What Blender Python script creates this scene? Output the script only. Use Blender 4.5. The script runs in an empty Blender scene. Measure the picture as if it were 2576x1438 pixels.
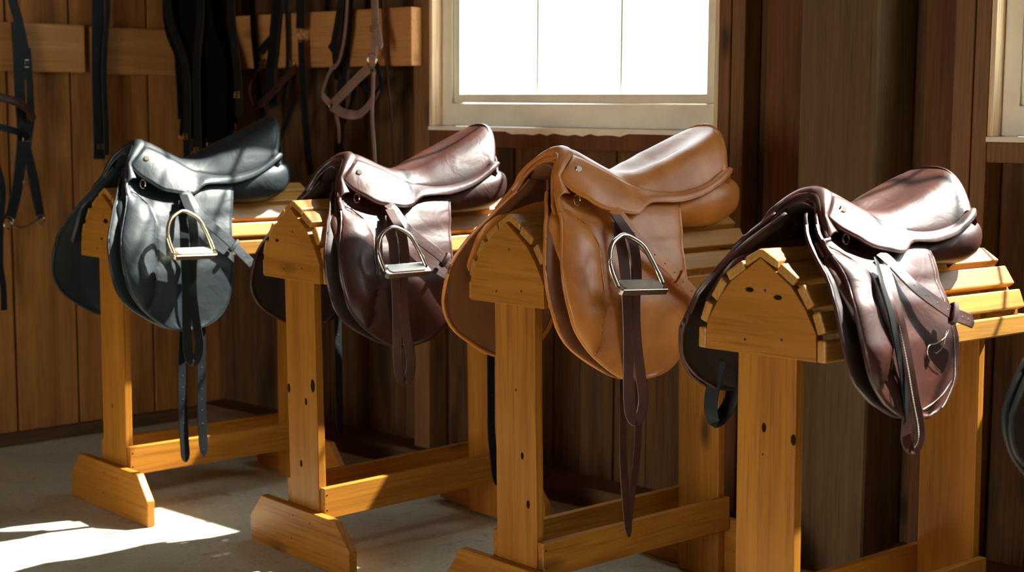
import bpy, bmesh, math, random
import numpy as np
from mathutils import Vector, Matrix
random.seed(7)
C = bpy.context.scene.collection
SC = bpy.context.scene
# ------------------------------------------------------------------ camera
FPX, PITCH, ROLL, CH = 3829.77, 0.118904, 0.0053815, 1.2
cp, sp_ = math.cos(PITCH), math.sin(PITCH)
cr, sr = math.cos(ROLL), math.sin(ROLL)
FWD = Vector((0, cp, -sp_)); UP0 = Vector((0, sp_, cp)); RT0 = Vector((1, 0, 0))
RT = RT0*cr + UP0*sr; UP = RT0*(-sr) + UP0*cr
camd = bpy.data.cameras.new('camera'); cam = bpy.data.objects.new('camera', camd); C.objects.link(cam)
camd.sensor_width = 36; camd.lens = FPX/2576*36; camd.clip_start = .05; camd.clip_end = 200
m = Matrix.Identity(4)
for r in range(3):
    m[r][0] = RT[r]; m[r][1] = UP[r]; m[r][2] = -FWD[r]
m[2][3] = CH
cam.matrix_world = m
SC.camera = cam
camd.dof.use_dof = True; camd.dof.focus_distance = 3.35; camd.dof.aperture_fstop = 4.0

def ray(px, py):
    return FWD + RT*((px-1288)/FPX) + UP*((719-py)/FPX)
CAMP = Vector((0, 0, CH))

# ------------------------------------------------------------------ helpers
def tag(o, label=None, cat=None, group=None, kind=None):
    if label: o['label'] = label
    if cat: o['category'] = cat
    if group: o['group'] = group
    if kind: o['kind'] = kind
    return o
def empty(name, mat4):
    o = bpy.data.objects.new(name, None); C.objects.link(o); o.empty_display_size = .05
    o.matrix_world = mat4
    return o
class MB:
    def __init__(s): s.v = []; s.f = []; s.mi = []; s.sm = []
    def add(s, vs, fs, mi=0, smooth=False):
        b = len(s.v); s.v += [tuple(q) for q in vs]
        for f in fs: s.f.append(tuple(b+i for i in f)); s.mi.append(mi); s.sm.append(smooth)
    def box(s, x0, x1, y0, y1, z0, z1, mi=0):
        v = [(x, y, z) for x in (x0, x1) for y in (y0, y1) for z in (z0, z1)]
        s.add(v, [(0,1,3,2),(4,6,7,5),(0,4,5,1),(2,3,7,6),(0,2,6,4),(1,5,7,3)], mi)
    def prism(s, poly, x0, x1, mi=0):      # poly in (y,z), extruded along x
        n = len(poly); v = [(x0, a, b) for a, b in poly]+[(x1, a, b) for a, b in poly]
        f = [tuple(range(n)), tuple(range(2*n-1, n-1, -1))]+[(i, i+n, (i+1) % n+n, (i+1) % n) for i in range(n)]
        s.add(v, f, mi)
    def grid(s, rows, closed=False, mi=0, cap=False):
        n = len(rows[0]); v = [p for r in rows for p in r]; f = []
        for i in range(len(rows)-1):
            for j in range(n if closed else n-1):
                k = (j+1) % n
                f.append((i*n+j, i*n+k, (i+1)*n+k, (i+1)*n+j))
        if cap:
            f.append(tuple(range(n))); f.append(tuple((len(rows)-1)*n+j for j in range(n-1, -1, -1)))
        s.add(v, f, mi, True)
    def tube(s, path, r, n=8, mi=0, closed=False, flat=None):
        P = [Vector(p) for p in path]; rows = []
        ref = Vector((.13, .31, .94)).normalized()
        N = len(P)
        for i, p in enumerate(P):
            a = P[(i-1) % N] if (closed or i > 0) else P[0]; b = P[(i+1) % N] if (closed or i < N-1) else P[-1]
            t = (b-a).normalized(); x = t.cross(ref)
            if x.length < 1e-3: x = t.cross(Vector((1, 0, 0)))
            x.normalize(); y = t.cross(x); ref = -(x.cross(t)) if False else ref
            rr = r[i] if isinstance(r, (list, tuple)) else r
            rows.append([p + x*rr*math.cos(2*math.pi*k/n) + y*rr*math.sin(2*math.pi*k/n) for k in range(n)])
        if closed: rows.append(rows[0])
        s.grid(rows, closed=True, mi=mi, cap=not closed)
    def ribbon(s, path, w, t, nrm, mi=0, tip=False, tip0=False):
        # nrm: face normal (vector or list); rounded rectangular section
        P = [Vector(p) for p in path]; rows = []; N = len(P)
        for i, p in enumerate(P):
            a = P[max(i-1, 0)]; b = P[min(i+1, N-1)]; tg = (b-a).normalized()
            nn = Vector(nrm[i]) if isinstance(nrm, list) else Vector(nrm)
            nn = (nn - tg*nn.dot(tg)).normalized(); sd = tg.cross(nn)
            ww = (w[i] if isinstance(w, (list, tuple)) else w)/2
            if tip and i == N-1: ww *= .25
            if tip and i == N-2: ww *= .8
            if tip0 and i == 0: ww *= .3
            tt = t/2; e = min(ww*.35, tt)
            sec = [(-ww, -tt+e), (-ww+e, -tt), (ww-e, -tt), (ww, -tt+e), (ww, tt-e), (ww-e, tt), (0, tt*1.12), (-ww+e, tt), (-ww, tt-e)]
            rows.append([p+sd*a_+nn*b_ for a_, b_ in sec])
        s.grid(rows, closed=True, mi=mi, cap=True)
    def disc(s, c, n, r, h, k=10, mi=0):
        c = Vector(c); n = Vector(n).normalized(); x = n.orthogonal().normalized(); y = n.cross(x)
        a = [c+x*r*math.cos(2*math.pi*i/k)+y*r*math.sin(2*math.pi*i/k) for i in range(k)]
        b = [c+n*h+(x*math.cos(2*math.pi*i/k)+y*math.sin(2*math.pi*i/k))*r*.8 for i in range(k)]
        s.add(a+b, [tuple(range(k, 2*k))]+[(i, (i+1) % k, k+(i+1) % k, k+i) for i in range(k)], mi, False)
    def build(s, name, mats, parent=None, bevel=0, solid=0, subsurf=0, xf=None, solid_off=0, seg=2):
        me = bpy.data.meshes.new(name)
        vs = [xf(Vector(q)) for q in s.v] if xf else s.v
        me.from_pydata(vs, [], s.f); me.update()
        if not isinstance(mats, (list, tuple)): mats = [mats]
        for q in mats: me.materials.append(q)
        for p, mi, sm in zip(me.polygons, s.mi, s.sm): p.material_index = mi; p.use_smooth = sm
        bm = bmesh.new(); bm.from_mesh(me); bmesh.ops.remove_doubles(bm, verts=bm.verts, dist=1e-6)
        bmesh.ops.recalc_face_normals(bm, faces=bm.faces); bm.to_mesh(me); bm.free()
        if any(s.sm): me.set_sharp_from_angle(angle=math.radians(38))
        o = bpy.data.objects.new(name, me); C.objects.link(o)
        if parent: o.parent = parent
        if solid: 
            q = o.modifiers.new('s', 'SOLIDIFY'); q.thickness = solid; q.offset = solid_off
        if bevel:
            q = o.modifiers.new('b', 'BEVEL'); q.width = bevel; q.segments = seg; q.limit_method = 'ANGLE'; q.angle_limit = math.radians(35)
        if subsurf:
            q = o.modifiers.new('u', 'SUBSURF'); q.levels = subsurf; q.render_levels = subsurf
        return o
def crom(pts, n=6, closed=False):
    P = [np.array(p, float) for p in pts]; out = []; N = len(P)
    for i in range(N if closed else N-1):
        if closed: p0, p1, p2, p3 = P[(i-1) % N], P[i], P[(i+1) % N], P[(i+2) % N]
        else: p0, p1, p2, p3 = P[max(i-1, 0)], P[i], P[i+1], P[min(i+2, N-1)]
        for k in range(n):
            t = k/n
            out.append(tuple(.5*((2*p1)+(-p0+p2)*t+(2*p0-5*p1+4*p2-p3)*t*t+(-p0+3*p1-3*p2+p3)*t**3)))
    if not closed: out.append(tuple(P[-1]))
    return out
def resamp(pts, n):
    P = np.array(pts, float); d = np.r_[0, np.cumsum(np.linalg.norm(np.diff(P, axis=0), axis=1))]
    q = np.linspace(0, d[-1], n)
    return np.array([np.interp(q, d, P[:, k]) for k in range(P.shape[1])]).T

# ------------------------------------------------------------------ materials
def nt(name):
    mt = bpy.data.materials.new(name); mt.use_nodes = True; t = mt.node_tree; t.nodes.clear()
    out = t.nodes.new('ShaderNodeOutputMaterial'); b = t.nodes.new('ShaderNodeBsdfPrincipled')
    t.links.new(b.outputs[0], out.inputs[0]); return mt, t, b
def N(t, typ, **kw):
    n = t.nodes.new('ShaderNode'+typ)
    for k, v in kw.items():
        if hasattr(n, k): setattr(n, k, v)
        else: n.inputs[k].default_value = v
    return n
def mixc(t, fac, a, b, mode='MIX'):
    n = t.nodes.new('ShaderNodeMix'); n.data_type = 'RGBA'; n.blend_type = mode
    for s_, v in ((n.inputs[0], fac), (n.inputs[6], a), (n.inputs[7], b)):
        if isinstance(v, (int, float)): s_.default_value = v
        elif isinstance(v, tuple): s_.default_value = (v+(1,))[:4]
        else: t.links.new(v, s_)
    return n.outputs[2]
def ramp(t, src, a, b, c0=(0,0,0), c1=(1,1,1)):
    r = t.nodes.new('ShaderNodeValToRGB'); r.color_ramp.elements[0].position = a; r.color_ramp.elements[1].position = b
    r.color_ramp.elements[0].color = c0+(1,); r.color_ramp.elements[1].color = c1+(1,)
    t.links.new(src, r.inputs[0]); return r.outputs[0]
def wood(name, light, dark, axis='Z', rough=.5, knots=.5, grain=1.0, stain=0, bump=.15, spec=.4, coat=0.0, objrand=True, wave=.4):
    mt, t, b = nt(name); L = t.links
    tc = N(t, 'TexCoord'); oi = N(t, 'ObjectInfo')
    vm = t.nodes.new('ShaderNodeVectorMath'); vm.operation = 'MULTIPLY_ADD'
    cmb = N(t, 'CombineXYZ'); 
    for k in range(3): L.new(oi.outputs['Random'], cmb.inputs[k])
    L.new(cmb.outputs[0], vm.inputs[0]); vm.inputs[1].default_value = (3.7, 5.1, 7.3); L.new(tc.outputs['Object'], vm.inputs[2])
    src = vm.outputs[0] if objrand else tc.outputs['Object']
    def mp(al, ac):
        q = N(t, 'Mapping'); s = [ac, ac, ac]; s['XYZ'.index(axis)] = al; q.inputs['Scale'].default_value = s
        L.new(src, q.inputs[0]); return q.outputs[0]
    n1 = N(t, 'TexNoise'); n1.inputs['Scale'].default_value = 1; n1.inputs['Detail'].default_value = 4; n1.inputs['Distortion'].default_value = .6; L.new(mp(1.6*grain, 22*grain), n1.inputs[0])
    n2 = N(t, 'TexNoise'); n2.inputs['Scale'].default_value = 1; n2.inputs['Detail'].default_value = 3; n2.inputs['Distortion'].default_value = .3; L.new(mp(6*grain, 160*grain), n2.inputs[0])
    n3 = N(t, 'TexNoise'); n3.inputs['Scale'].default_value = 1; n3.inputs['Detail'].default_value = 2; L.new(mp(1.2, 3.5), n3.inputs[0])
    vo = N(t, 'TexVoronoi'); vo.inputs['Scale'].default_value = 1; L.new(mp(3.2, 8.0), vo.inputs[0])
    wv = N(t, 'TexWave'); wv.inputs['Scale'].default_value = 1; wv.inputs['Distortion'].default_value = 14; wv.inputs['Detail'].default_value = 2; wv.inputs['Detail Scale'].default_value = .6
    wv.bands_direction = 'X' if axis != 'X' else 'Y'
    L.new(mp(1.3, 26*grain), wv.inputs[0])
    g = mixc(t, wave, ramp(t, n1.outputs[0], .35, .68), ramp(t, wv.outputs[0], .15, .95))
    col = mixc(t, g, light, dark)
    col = mixc(t, ramp(t, n2.outputs[0], .5, .72, (0,)*3, (.55,)*3), col, tuple(c*.45 for c in dark))
    col = mixc(t, ramp(t, n3.outputs[0], .4, .75, (0,)*3, (.5,)*3), col, mixc(t, .6, dark, light))
    kn = ramp(t, vo.outputs['Distance'], .05, .20, (knots,)*3, (0,)*3)
    kz = mixc(t, 1.0, kn, ramp(t, vo.outputs['Color'], .48, .56), 'MULTIPLY')
    col = mixc(t, kz, col, tuple(c*.14 for c in dark))
    if stain:
        n4 = N(t, 'TexNoise'); n4.inputs['Scale'].default_value = 1; n4.inputs['Detail'].default_value = 5; L.new(mp(1.3, 9), n4.inputs[0])
        col = mixc(t, ramp(t, n4.outputs[0], .52, .66, (0,)*3, (stain,)*3), col, tuple(c*.16 for c in dark))
    L.new(col, b.inputs['Base Color']); b.inputs['Roughness'].default_value = rough
    b.inputs['Specular IOR Level'].default_value = spec
    if coat: b.inputs['Coat Weight'].default_value = coat; b.inputs['Coat Roughness'].default_value = .3
    bp = N(t, 'Bump'); bp.inputs['Strength'].default_value = bump; bp.inputs['Distance'].default_value = .004
    L.new(mixc(t, .5, n2.outputs[0], n1.outputs[0]), bp.inputs['Height']); L.new(bp.outputs[0], b.inputs['Normal'])
    return mt
def leather(name, col, col2, rough=.36, spec=.5, coat=.25, wr=.35, vscale=9):
    mt, t, b = nt(name); L = t.links
    tc = N(t, 'TexCoord')
    n1 = N(t, 'TexNoise'); n1.inputs['Scale'].default_value = vscale; n1.inputs['Detail'].default_value = 5; n1.inputs['Distortion'].default_value = .5; L.new(tc.outputs['Object'], n1.inputs[0])
    n2 = N(t, 'TexNoise'); n2.inputs['Scale'].default_value = 420; n2.inputs['Detail'].default_value = 2; L.new(tc.outputs['Object'], n2.inputs[0])
    n3 = N(t, 'TexNoise'); n3.inputs['Scale'].default_value = 14; n3.inputs['Detail'].default_value = 3; n3.inputs['Distortion'].default_value = 1.2; L.new(tc.outputs['Object'], n3.inputs[0])
    c = mixc(t, ramp(t, n1.outputs[0], .35, .68), col, col2)
    L.new(c, b.inputs['Base Color'])
    rr = N(t, 'MapRange'); rr.inputs['To Min'].default_value = rough-.06; rr.inputs['To Max'].default_value = rough+.12; L.new(n1.outputs[0], rr.inputs[0]); L.new(rr.outputs[0], b.inputs['Roughness'])
    b.inputs['Specular IOR Level'].default_value = spec
    b.inputs['Coat Weight'].default_value = coat; b.inputs['Coat Roughness'].default_value = .28
    b1 = N(t, 'Bump'); b1.inputs['Strength'].default_value = .12; b1.inputs['Distance'].default_value = .0008; L.new(n2.outputs[0], b1.inputs['Height'])
    b2 = N(t, 'Bump'); b2.inputs['Strength'].default_value = wr; b2.inputs['Distance'].default_value = .006; L.new(n3.outputs[0], b2.inputs['Height']); L.new(b1.outputs[0], b2.inputs['Normal'])
    L.new(b2.outputs[0], b.inputs['Normal'])
    return mt
def plain(name, col, rough=.5, metal=0, spec=.5, noise=0, scale=20):
    mt, t, b = nt(name)
    b.inputs['Base Color'].default_value = col+(1,); b.inputs['Roughness'].default_value = rough; b.inputs['Metallic'].default_value = metal; b.inputs['Specular IOR Level'].default_value = spec
    if noise:
        tc = N(t, 'TexCoord'); n = N(t, 'TexNoise'); n.inputs['Scale'].default_value = scale; n.inputs['Detail'].default_value = 5; t.links.new(tc.outputs['Object'], n.inputs[0])
        t.links.new(mixc(t, ramp(t, n.outputs[0], .4, .7), col, tuple(c*(1-noise) for c in col)), b.inputs['Base Color'])
    return mt
PL, PD = (.43, .175, .020), (.30, .105, .011)
pineZ = wood('pine_upright', PL, PD, 'Z', rough=.42, knots=.9, spec=.25)
pineX = wood('pine_lengthwise', PL, PD, 'X', rough=.42, knots=.8, spec=.25)
pineY = wood('pine_crosswise', PL, PD, 'Y', rough=.42, knots=.8, spec=.25)
slatM = wood('pine_slat', (.52, .255, .055), (.37, .155, .026), 'X', rough=.42, knots=.6)
barnZ = wood('barn_board', (.155, .078, .029), (.075, .034, .013), 'Z', rough=.75, knots=.9, stain=.6, bump=.4, wave=.15, spec=.2)
barnR = wood('reddish_board', (.165, .060, .019), (.09, .034, .012), 'Z', rough=.7, knots=.9, stain=.2, bump=.35, wave=.15, spec=.25)
barnG = wood('weathered_post', (.15, .088, .036), (.095, .054, .022), 'Z', rough=.7, knots=1, bump=.4, wave=.15, spec=.25)
studM = wood('stud_board', (.24, .11, .035), (.15, .064, .020), 'Z', rough=.65, knots=.8, bump=.3)
leftB = wood('left_wall_board', (.46, .20, .050), (.28, .11, .028), 'Z', rough=.7, knots=.9, stain=.45, bump=.35, wave=.15, spec=.2)
railM = wood('tack_rail', (.58, .265, .075), (.42, .175, .046), 'X', rough=.6, knots=.6)
plateM = wood('bottom_plate', (.16, .085, .04), (.08, .04, .02), 'X', rough=.85, knots=.3, bump=.5, spec=.1)
jambM = wood('bare_jamb', (.88, .66, .42), (.66, .42, .22), 'Z', rough=.5, knots=.3)
creamM = plain('cream_paint', (.84, .78, .63), .45, noise=.15, scale=9)
darkM = plain('gap_dark', (.012, .008, .005), .9)
screwM = plain('screw_dark', (.03, .02, .012), .6)
ceilM = wood('ceiling_board', (.14, .075, .035), (.08, .04, .02), 'Y', rough=.8, knots=.5)
nickel = plain('polished_nickel', (.66, .60, .52), .22, 1)
brassy = plain('warm_nickel', (.74, .62, .40), .24, 1)
brassM = plain('brass', (.75, .55, .25), .3, 1)
rubber = plain('tread_pad', (.50, .47, .40), .35, .6)
thread = plain('pale_thread', (.78, .72, .62), .7)
blackL = leather('black_leather', (.010, .016, .020), (.016, .024, .028), rough=.48, coat=.10, spec=.38)
brownL = leather('dark_brown_leather', (.060, .016, .010), (.030, .009, .007), rough=.38, coat=.35)
tanL = leather('tan_leather', (.68, .25, .045), (.46, .145, .022), rough=.40, coat=.15)
redL = leather('red_brown_leather', (.070, .019, .011), (.042, .012, .008), rough=.40, coat=.2)
strapB = leather('brown_strap_leather', (.075, .024, .015), (.04, .013, .009), rough=.42, coat=.15, wr=.1)
strapK = leather('black_strap_leather', (.005, .007, .008), (.009, .011, .012), rough=.48, coat=0, wr=.1, spec=.22)
liningM = leather('dark_lining_leather', (.020, .009, .006), (.03, .014, .009), rough=.6, coat=0, wr=.2)
liningT = leather('tan_lining_leather', (.26, .09, .025), (.18, .058, .018), rough=.55, coat=0, wr=.2)
haltL = leather('halter_leather', (.33, .20, .16), (.20, .11, .085), rough=.42, coat=.15, wr=.1)
webM = plain('dark_webbing', (.0025, .003, .0035), .9, spec=.08)
def concrete():
    mt, t, b = nt('dirt_concrete'); L = t.links; tc = N(t, 'TexCoord')
    n1 = N(t, 'TexNoise'); n1.inputs['Scale'].default_value = 1.7; n1.inputs['Detail'].default_value = 7; n1.inputs['Roughness'].default_value = .62; L.new(tc.outputs['Object'], n1.inputs[0])
    n2 = N(t, 'TexNoise'); n2.inputs['Scale'].default_value = 16; n2.inputs['Detail'].default_value = 8; n2.inputs['Roughness'].default_value = .7; n2.inputs['Distortion'].default_value = 1.5; L.new(tc.outputs['Object'], n2.inputs[0])
    n3 = N(t, 'TexNoise'); n3.inputs['Scale'].default_value = 90; n3.inputs['Detail'].default_value = 3; L.new(tc.outputs['Object'], n3.inputs[0])
    c = mixc(t, ramp(t, n1.outputs[0], .35, .7), (.60, .59, .46), (.44, .42, .31))
    c = mixc(t, ramp(t, n2.outputs[0], .55, .68, (0,)*3, (.5,)*3), c, (.15, .12, .085))
    c = mixc(t, ramp(t, n3.outputs[0], .60, .72, (0,)*3, (.55,)*3), c, (.12, .095, .065))
    L.new(c, b.inputs['Base Color']); b.inputs['Roughness'].default_value = .8; b.inputs['Specular IOR Level'].default_value = .3
    bp = N(t, 'Bump'); bp.inputs['Strength'].default_value = .25; bp.inputs['Distance'].default_value = .01; L.new(n2.outputs[0], bp.inputs['Height']); L.new(bp.outputs[0], b.inputs['Normal'])
    return mt
floorM = concrete()
def glass():
    mt = bpy.data.materials.new('window_glass'); mt.use_nodes = True; t = mt.node_tree; t.nodes.clear()
    o = t.nodes.new('ShaderNodeOutputMaterial'); a = N(t, 'BsdfTransparent'); g = N(t, 'BsdfGlossy'); g.inputs['Roughness'].default_value = .03
    a.inputs[0].default_value = (.93, .95, .95, 1)
    mx = t.nodes.new('ShaderNodeMixShader'); mx.inputs[0].default_value = .06
    t.links.new(a.outputs[0], mx.inputs[1]); t.links.new(g.outputs[0], mx.inputs[2]); t.links.new(mx.outputs[0], o.inputs[0]); return mt
glassM = glass()

# ------------------------------------------------------------------ room frames
A1, D1, A2, D2 = -0.7285, 5.0973, 0.7287, 3.50
n1 = Vector((math.sin(A1), math.cos(A1), 0)); t1 = Vector((math.cos(A1), -math.sin(A1), 0))
n2 = Vector((math.sin(A2), math.cos(A2), 0)); t2 = Vector((math.cos(A2), -math.sin(A2), 0))
def wmat(n, t, d):      # local x along the wall, local y out through the wall, z up
    M_ = Matrix.Identity(4)
    for r in range(3): M_[r][0] = t[r]; M_[r][1] = n[r]; M_[r][2] = (0, 0, 1)[r]
    p = n*d; M_[0][3], M_[1][3] = p.x, p.y
    return M_
WM1, WM2 = wmat(n1, t1, D1), wmat(n2, t2, D2)
def hit(n, t, d, px, py):
    r = ray(px, py); k = (d - n.dot(CAMP))/n.dot(r); p = CAMP + r*k
    return t.dot(p), p.z
def T2(px, py=300, dep=0): return hit(n2, t2, D2+dep, px, py)
def T1(px, py=300, dep=0): return hit(n1, t1, D1+dep, px, py)
def structure(o, mat4): o.matrix_world = mat4; o['kind'] = 'structure'; return o
CEIL = 3.1

# floor and ceiling
fb = MB(); fb.box(-7, 7, -5, 8, -.12, 0); structure(fb.build('floor', floorM), Matrix.Identity(4))
cb = MB(); cb.box(-6.5, 4, -7, .13, CEIL, CEIL+.1); structure(cb.build('ceiling', ceilM), WM2)

# --- back wall (with the windows). local frame x=t, y=depth, z
XC = (D2+.10-D1*n2.dot(n1))/n2.dot(t1)      # where the left wall meets the back wall
TL, TR = (D1+.03-D2*n1.dot(n2))/n1.dot(t2), 3.6
W1L, W1R = T2(1079, 150)[0], T2(1808, 150)[0]
SILL = 1.128
W2L = T2(2490, 150)[0]; PW = W1R-W1L
W2R = W2L+PW
W3L = W2R + (W2L-W1R); W3R = W3L+PW  # third window is out of view, added at equal spacing for extra light
WT = 2.6
wins = [(W1L, W1R), (W2L, W2R), (W3L, W3R)]
def boards(mb, x0, x1, z0, z1, y0, wmin, wmax, rnd, gap=.005, th=.02):
    x = x0
    while x < x1-1e-4:
        w = rnd.uniform(wmin, wmax); xe = min(x+w, x1)
        if x1-xe < .04: xe = x1
        dy = rnd.uniform(0, .006)
        mb.box(x+gap/2, xe-gap/2, y0+dy, y0+th, z0, z1)
        x = xe
rnd = random.Random(3)
wb = MB(); SH = .085
edges = [TL]+[q for w in wins for q in w]+[TR]
for k in range(0, len(edges), 2): boards(wb, edges[k], edges[k+1], 0, CEIL, SH, .11, .2, rnd)
for a, b_ in wins:
    boards(wb, a, b_, 0, SILL-.03, SH, .10, .18, rnd)
    boards(wb, a, b_, WT, CEIL, SH, .11, .2, rnd)
structure(wb.build('wall_back', barnZ, bevel=.002), WM2)
wb = MB()
for k in range(0, len(edges), 2): wb.box(edges[k], edges[k+1], SH+.022, SH+.04, 0, CEIL)
for a, b_ in wins: wb.box(a, b_, SH+.022, SH+.04, 0, SILL-.03); wb.box(a, b_, SH+.022, SH+.04, WT, CEIL)
structure(wb.build('wall_back_sheathing', darkM), WM2)
# studs and posts
def trim(n, mat, *boxes, bevel=.004):
    q = MB()
    for b_ in boxes: q.box(*b_)
    return structure(q.build('trim_%d' % n, mat, bevel=bevel), WM2)
xa = T2(1040, 150)[0]
trim(1, studM, (xa, W1L-.001, 0, SH-.001, .066, CEIL))
xb, xc = T2(1836, 150)[0], T2(1870, 150)[0]
trim(2, studM, (W1R+.001, xb-.001, 0, SH-.001, .066, CEIL))
trim(3, studM, (xb+.001, xc, .004, SH-.001, .066, CEIL))
xd = T2(1937, 150, .05)[0]; xe = T2(2014, 150, .03)[0]
trim(4, barnR, (xd, xe+.04, .03, SH-.001, .066, CEIL))
PDP = -.12
p0, p1 = T2(2011, 150, PDP)[0], T2(2206, 150, PDP)[0]
trim(5, barnG, (p0, p1, PDP, SH-.001, .0, CEIL), bevel=.012)
xf_, xg, xh = T2(2325, 150, .02)[0], T2(2406, 150, .02)[0], T2(2449, 150)[0]
trim(6, barnR, (xf_, xg, .02, SH-.001, .066, CEIL))
trim(7, studM, (xg+.002, xh-.001, .0, SH-.001, .066, CEIL))
trim(8, studM, (xh+.001, W2L-.001, .002, SH-.001, .066, CEIL))
for k, (a, b_) in enumerate(wins):
    trim(9+2*k, studM if k else barnR, (a, b_, 0, SH-.001, SILL-.062, SILL-.012))
    # cream paint spilled on the ledge
    q = MB(); n_ = 40; r1 = random.Random(5+k)
    top = [(a+(b_-a)*i/n_, -.004, SILL) for i in range(n_+1)]
    low = [(a+(b_-a)*i/n_, -.004, SILL-.012-(.006*abs(math.sin(i*1.3))+r1.uniform(0, .004) if 12 < i < 30 else .0)) for i in range(n_+1)]
    back = [(p[0], SH, SILL) for p in top]; lowb = [(p[0], .002, p[2]) for p in low]
    q.grid([back, top, low, lowb]); q.sm = [False]*len(q.sm)
    structure(q.build('trim_%d' % (10+2*k), creamM), WM2)
trim(17, studM, (W2R+.001, W2R+.1, 0, SH-.001, .066, CEIL))
trim(18, studM, (W3L-.1, W3L-.001, 0, SH-.001, .066, CEIL))
q = MB(); q.box(TL+.08, p0-.002, -.035, SH, 0, .065); q.box(p1+.002, TR, -.035, SH, 0, .065)
structure(q.build('baseboard_back', plateM, bevel=.004), WM2)
# windows
def window(k, a, b_):
    f0, f1 = .045, SH+.02
    g0x = T2(1162, 235, .07)[0]-W1L; gxr = W1R-T2(1787, 217, .07)[0]
    zb = T2(1400, 236, .07)[1]
    r = empty('window_%d' % k, WM2 @ Matrix.Translation((a, 0, SILL))); r['kind'] = 'structure'
    x1 = b_-a; h = WT-SILL; gz = zb-SILL
    q = MB(); q.box(.0005, .014, .0, SH+.03, .001, h-.002); q.box(x1-.014, x1-.0005, .0, SH+.03, .001, h-.002); q.build('jamb', jambM, r, bevel=.002)
    q = MB(); q.box(.015, .055, f0, f1, 0.001, h); q.box(x1-.03, x1-.015, f0, f1, 0.001, h); q.box(.055, x1-.03, f0, f1, 0.001, gz-.03); q.box(.055, x1-.03, f0, f1, h-.05, h)
    q.build('window_frame', creamM, r, bevel=.004)
    gl, gr = g0x, x1-gxr
    q = MB(); q.box(.054, gl, f0+.012, f1, gz-.028, h-.05); q.box(gr, x1-.031, f0+.012, f1, gz-.028, h-.05)
    q.box(gl, gr, f0+.012, f1, gz-.028, gz); q.box(gl, gr, f0+.012, f1, h-.09, h-.05)
    q.build('sash', creamM, r, bevel=.003)
    q = MB()
    for px in (1355, 1566):
        xm = T2(px, 120, .085)[0]-W1L
        q.box(xm-.004, xm+.004, .080, .09, gz, h-.09)
    for zz in (.36, .72, 1.0): q.box(gl, gr, .080, .09, gz+zz-.004, gz+zz+.004)
    q.build('muntin', creamM, r)
    q = MB(); q.box(gl, gr, .091, .094, gz, h-.09); q.build('pane', glassM, r)
for k, (a, b_) in enumerate(wins): window(k+1, a, b_)

# --- left wall
rnd = random.Random(11)
q = MB()
xs = sorted([T1(px, 500)[0] for px in (-620, -400, -210, -60, 30, 186, 380, 560)])
xs = [-4.5, -3.0, -2.0, -1.0, 0, .8]+[x for x in xs if .8 < x < XC-.05]+[XC]
for a, b_ in zip(xs[:-1], xs[1:]):
    dy = rnd.uniform(0, .008); q.box(a+.004, b_-.004, dy, .03, 0, CEIL)
structure(q.build('wall_left', leftB, bevel=.003), WM1)
q = MB(); q.box(-4.5, XC, .031, .05, 0, CEIL); structure(q.build('wall_left_sheathing', darkM), WM1)
q = MB(); q.box(-4.5, XC-.1, -.03, -.001, 0, .045); structure(q.build('baseboard_left', plateM, bevel=.004), WM1)
# walls behind the camera
RB = -3.0
def rearwall():
    q = MB(); q.box(-6, -2.6, 0, .1, 0, CEIL); q.box(-1.0, TR+1, 0, .1, 0, CEIL); q.box(-2.6, -1.0, 0, .1, 2.25, CEIL)  # gap is an invented, unseen doorway, left open for fill light
    structure(q.build('wall_front', barnZ), wmat(n2, t2, RB))
rearwall()
q = MB(); q.box(-.1, 0, -6.5, .2, 0, CEIL); structure(q.build('wall_right', barnZ), WM2 @ Matrix.Translation((TR, 0, 0)))

# tack rails nailed along the walls
def rail(mat4, x0, x1, z0, z1, th, name, label, grp='tack rails on the walls'):
    q = MB(); q.box(0, x1-x0, -th, 0, 0, z1-z0)
    o = q.build(name, railM, bevel=.003); o.matrix_world = mat4 @ Matrix.Translation((x0, -.001, z0)); tag(o, label, 'wall rail', grp); return o
ra, rb_ = T1(-260, 120, -.03)[0], T1(212, 120, -.03)[0]
rail(WM1, ra, rb_, 1.302, 1.468, .034, 'tack_rail', 'pale pine tack rail board on the left wall, its lighter left length')
rc, rd = T1(228, 120, -.02)[0], T1(470, 120, -.02)[0]
rail(WM1, rc, rd+.25, 1.298, 1.464, .024, 'tack_rail', 'darker tack rail board on the left wall running into the black tack')
r2a, r2b = T2(500, 120, -.03)[0], T2(1041, 120, -.04)[0]
zt = T2(1041, 17, -.04)[1]; zb_ = T2(1041, 165, -.04)[1]
rail(WM2, r2a, r2b, zb_, zt, .05, 'tack_rail', 'tack rail board ending left of the window with a bright sunlit end')
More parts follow.
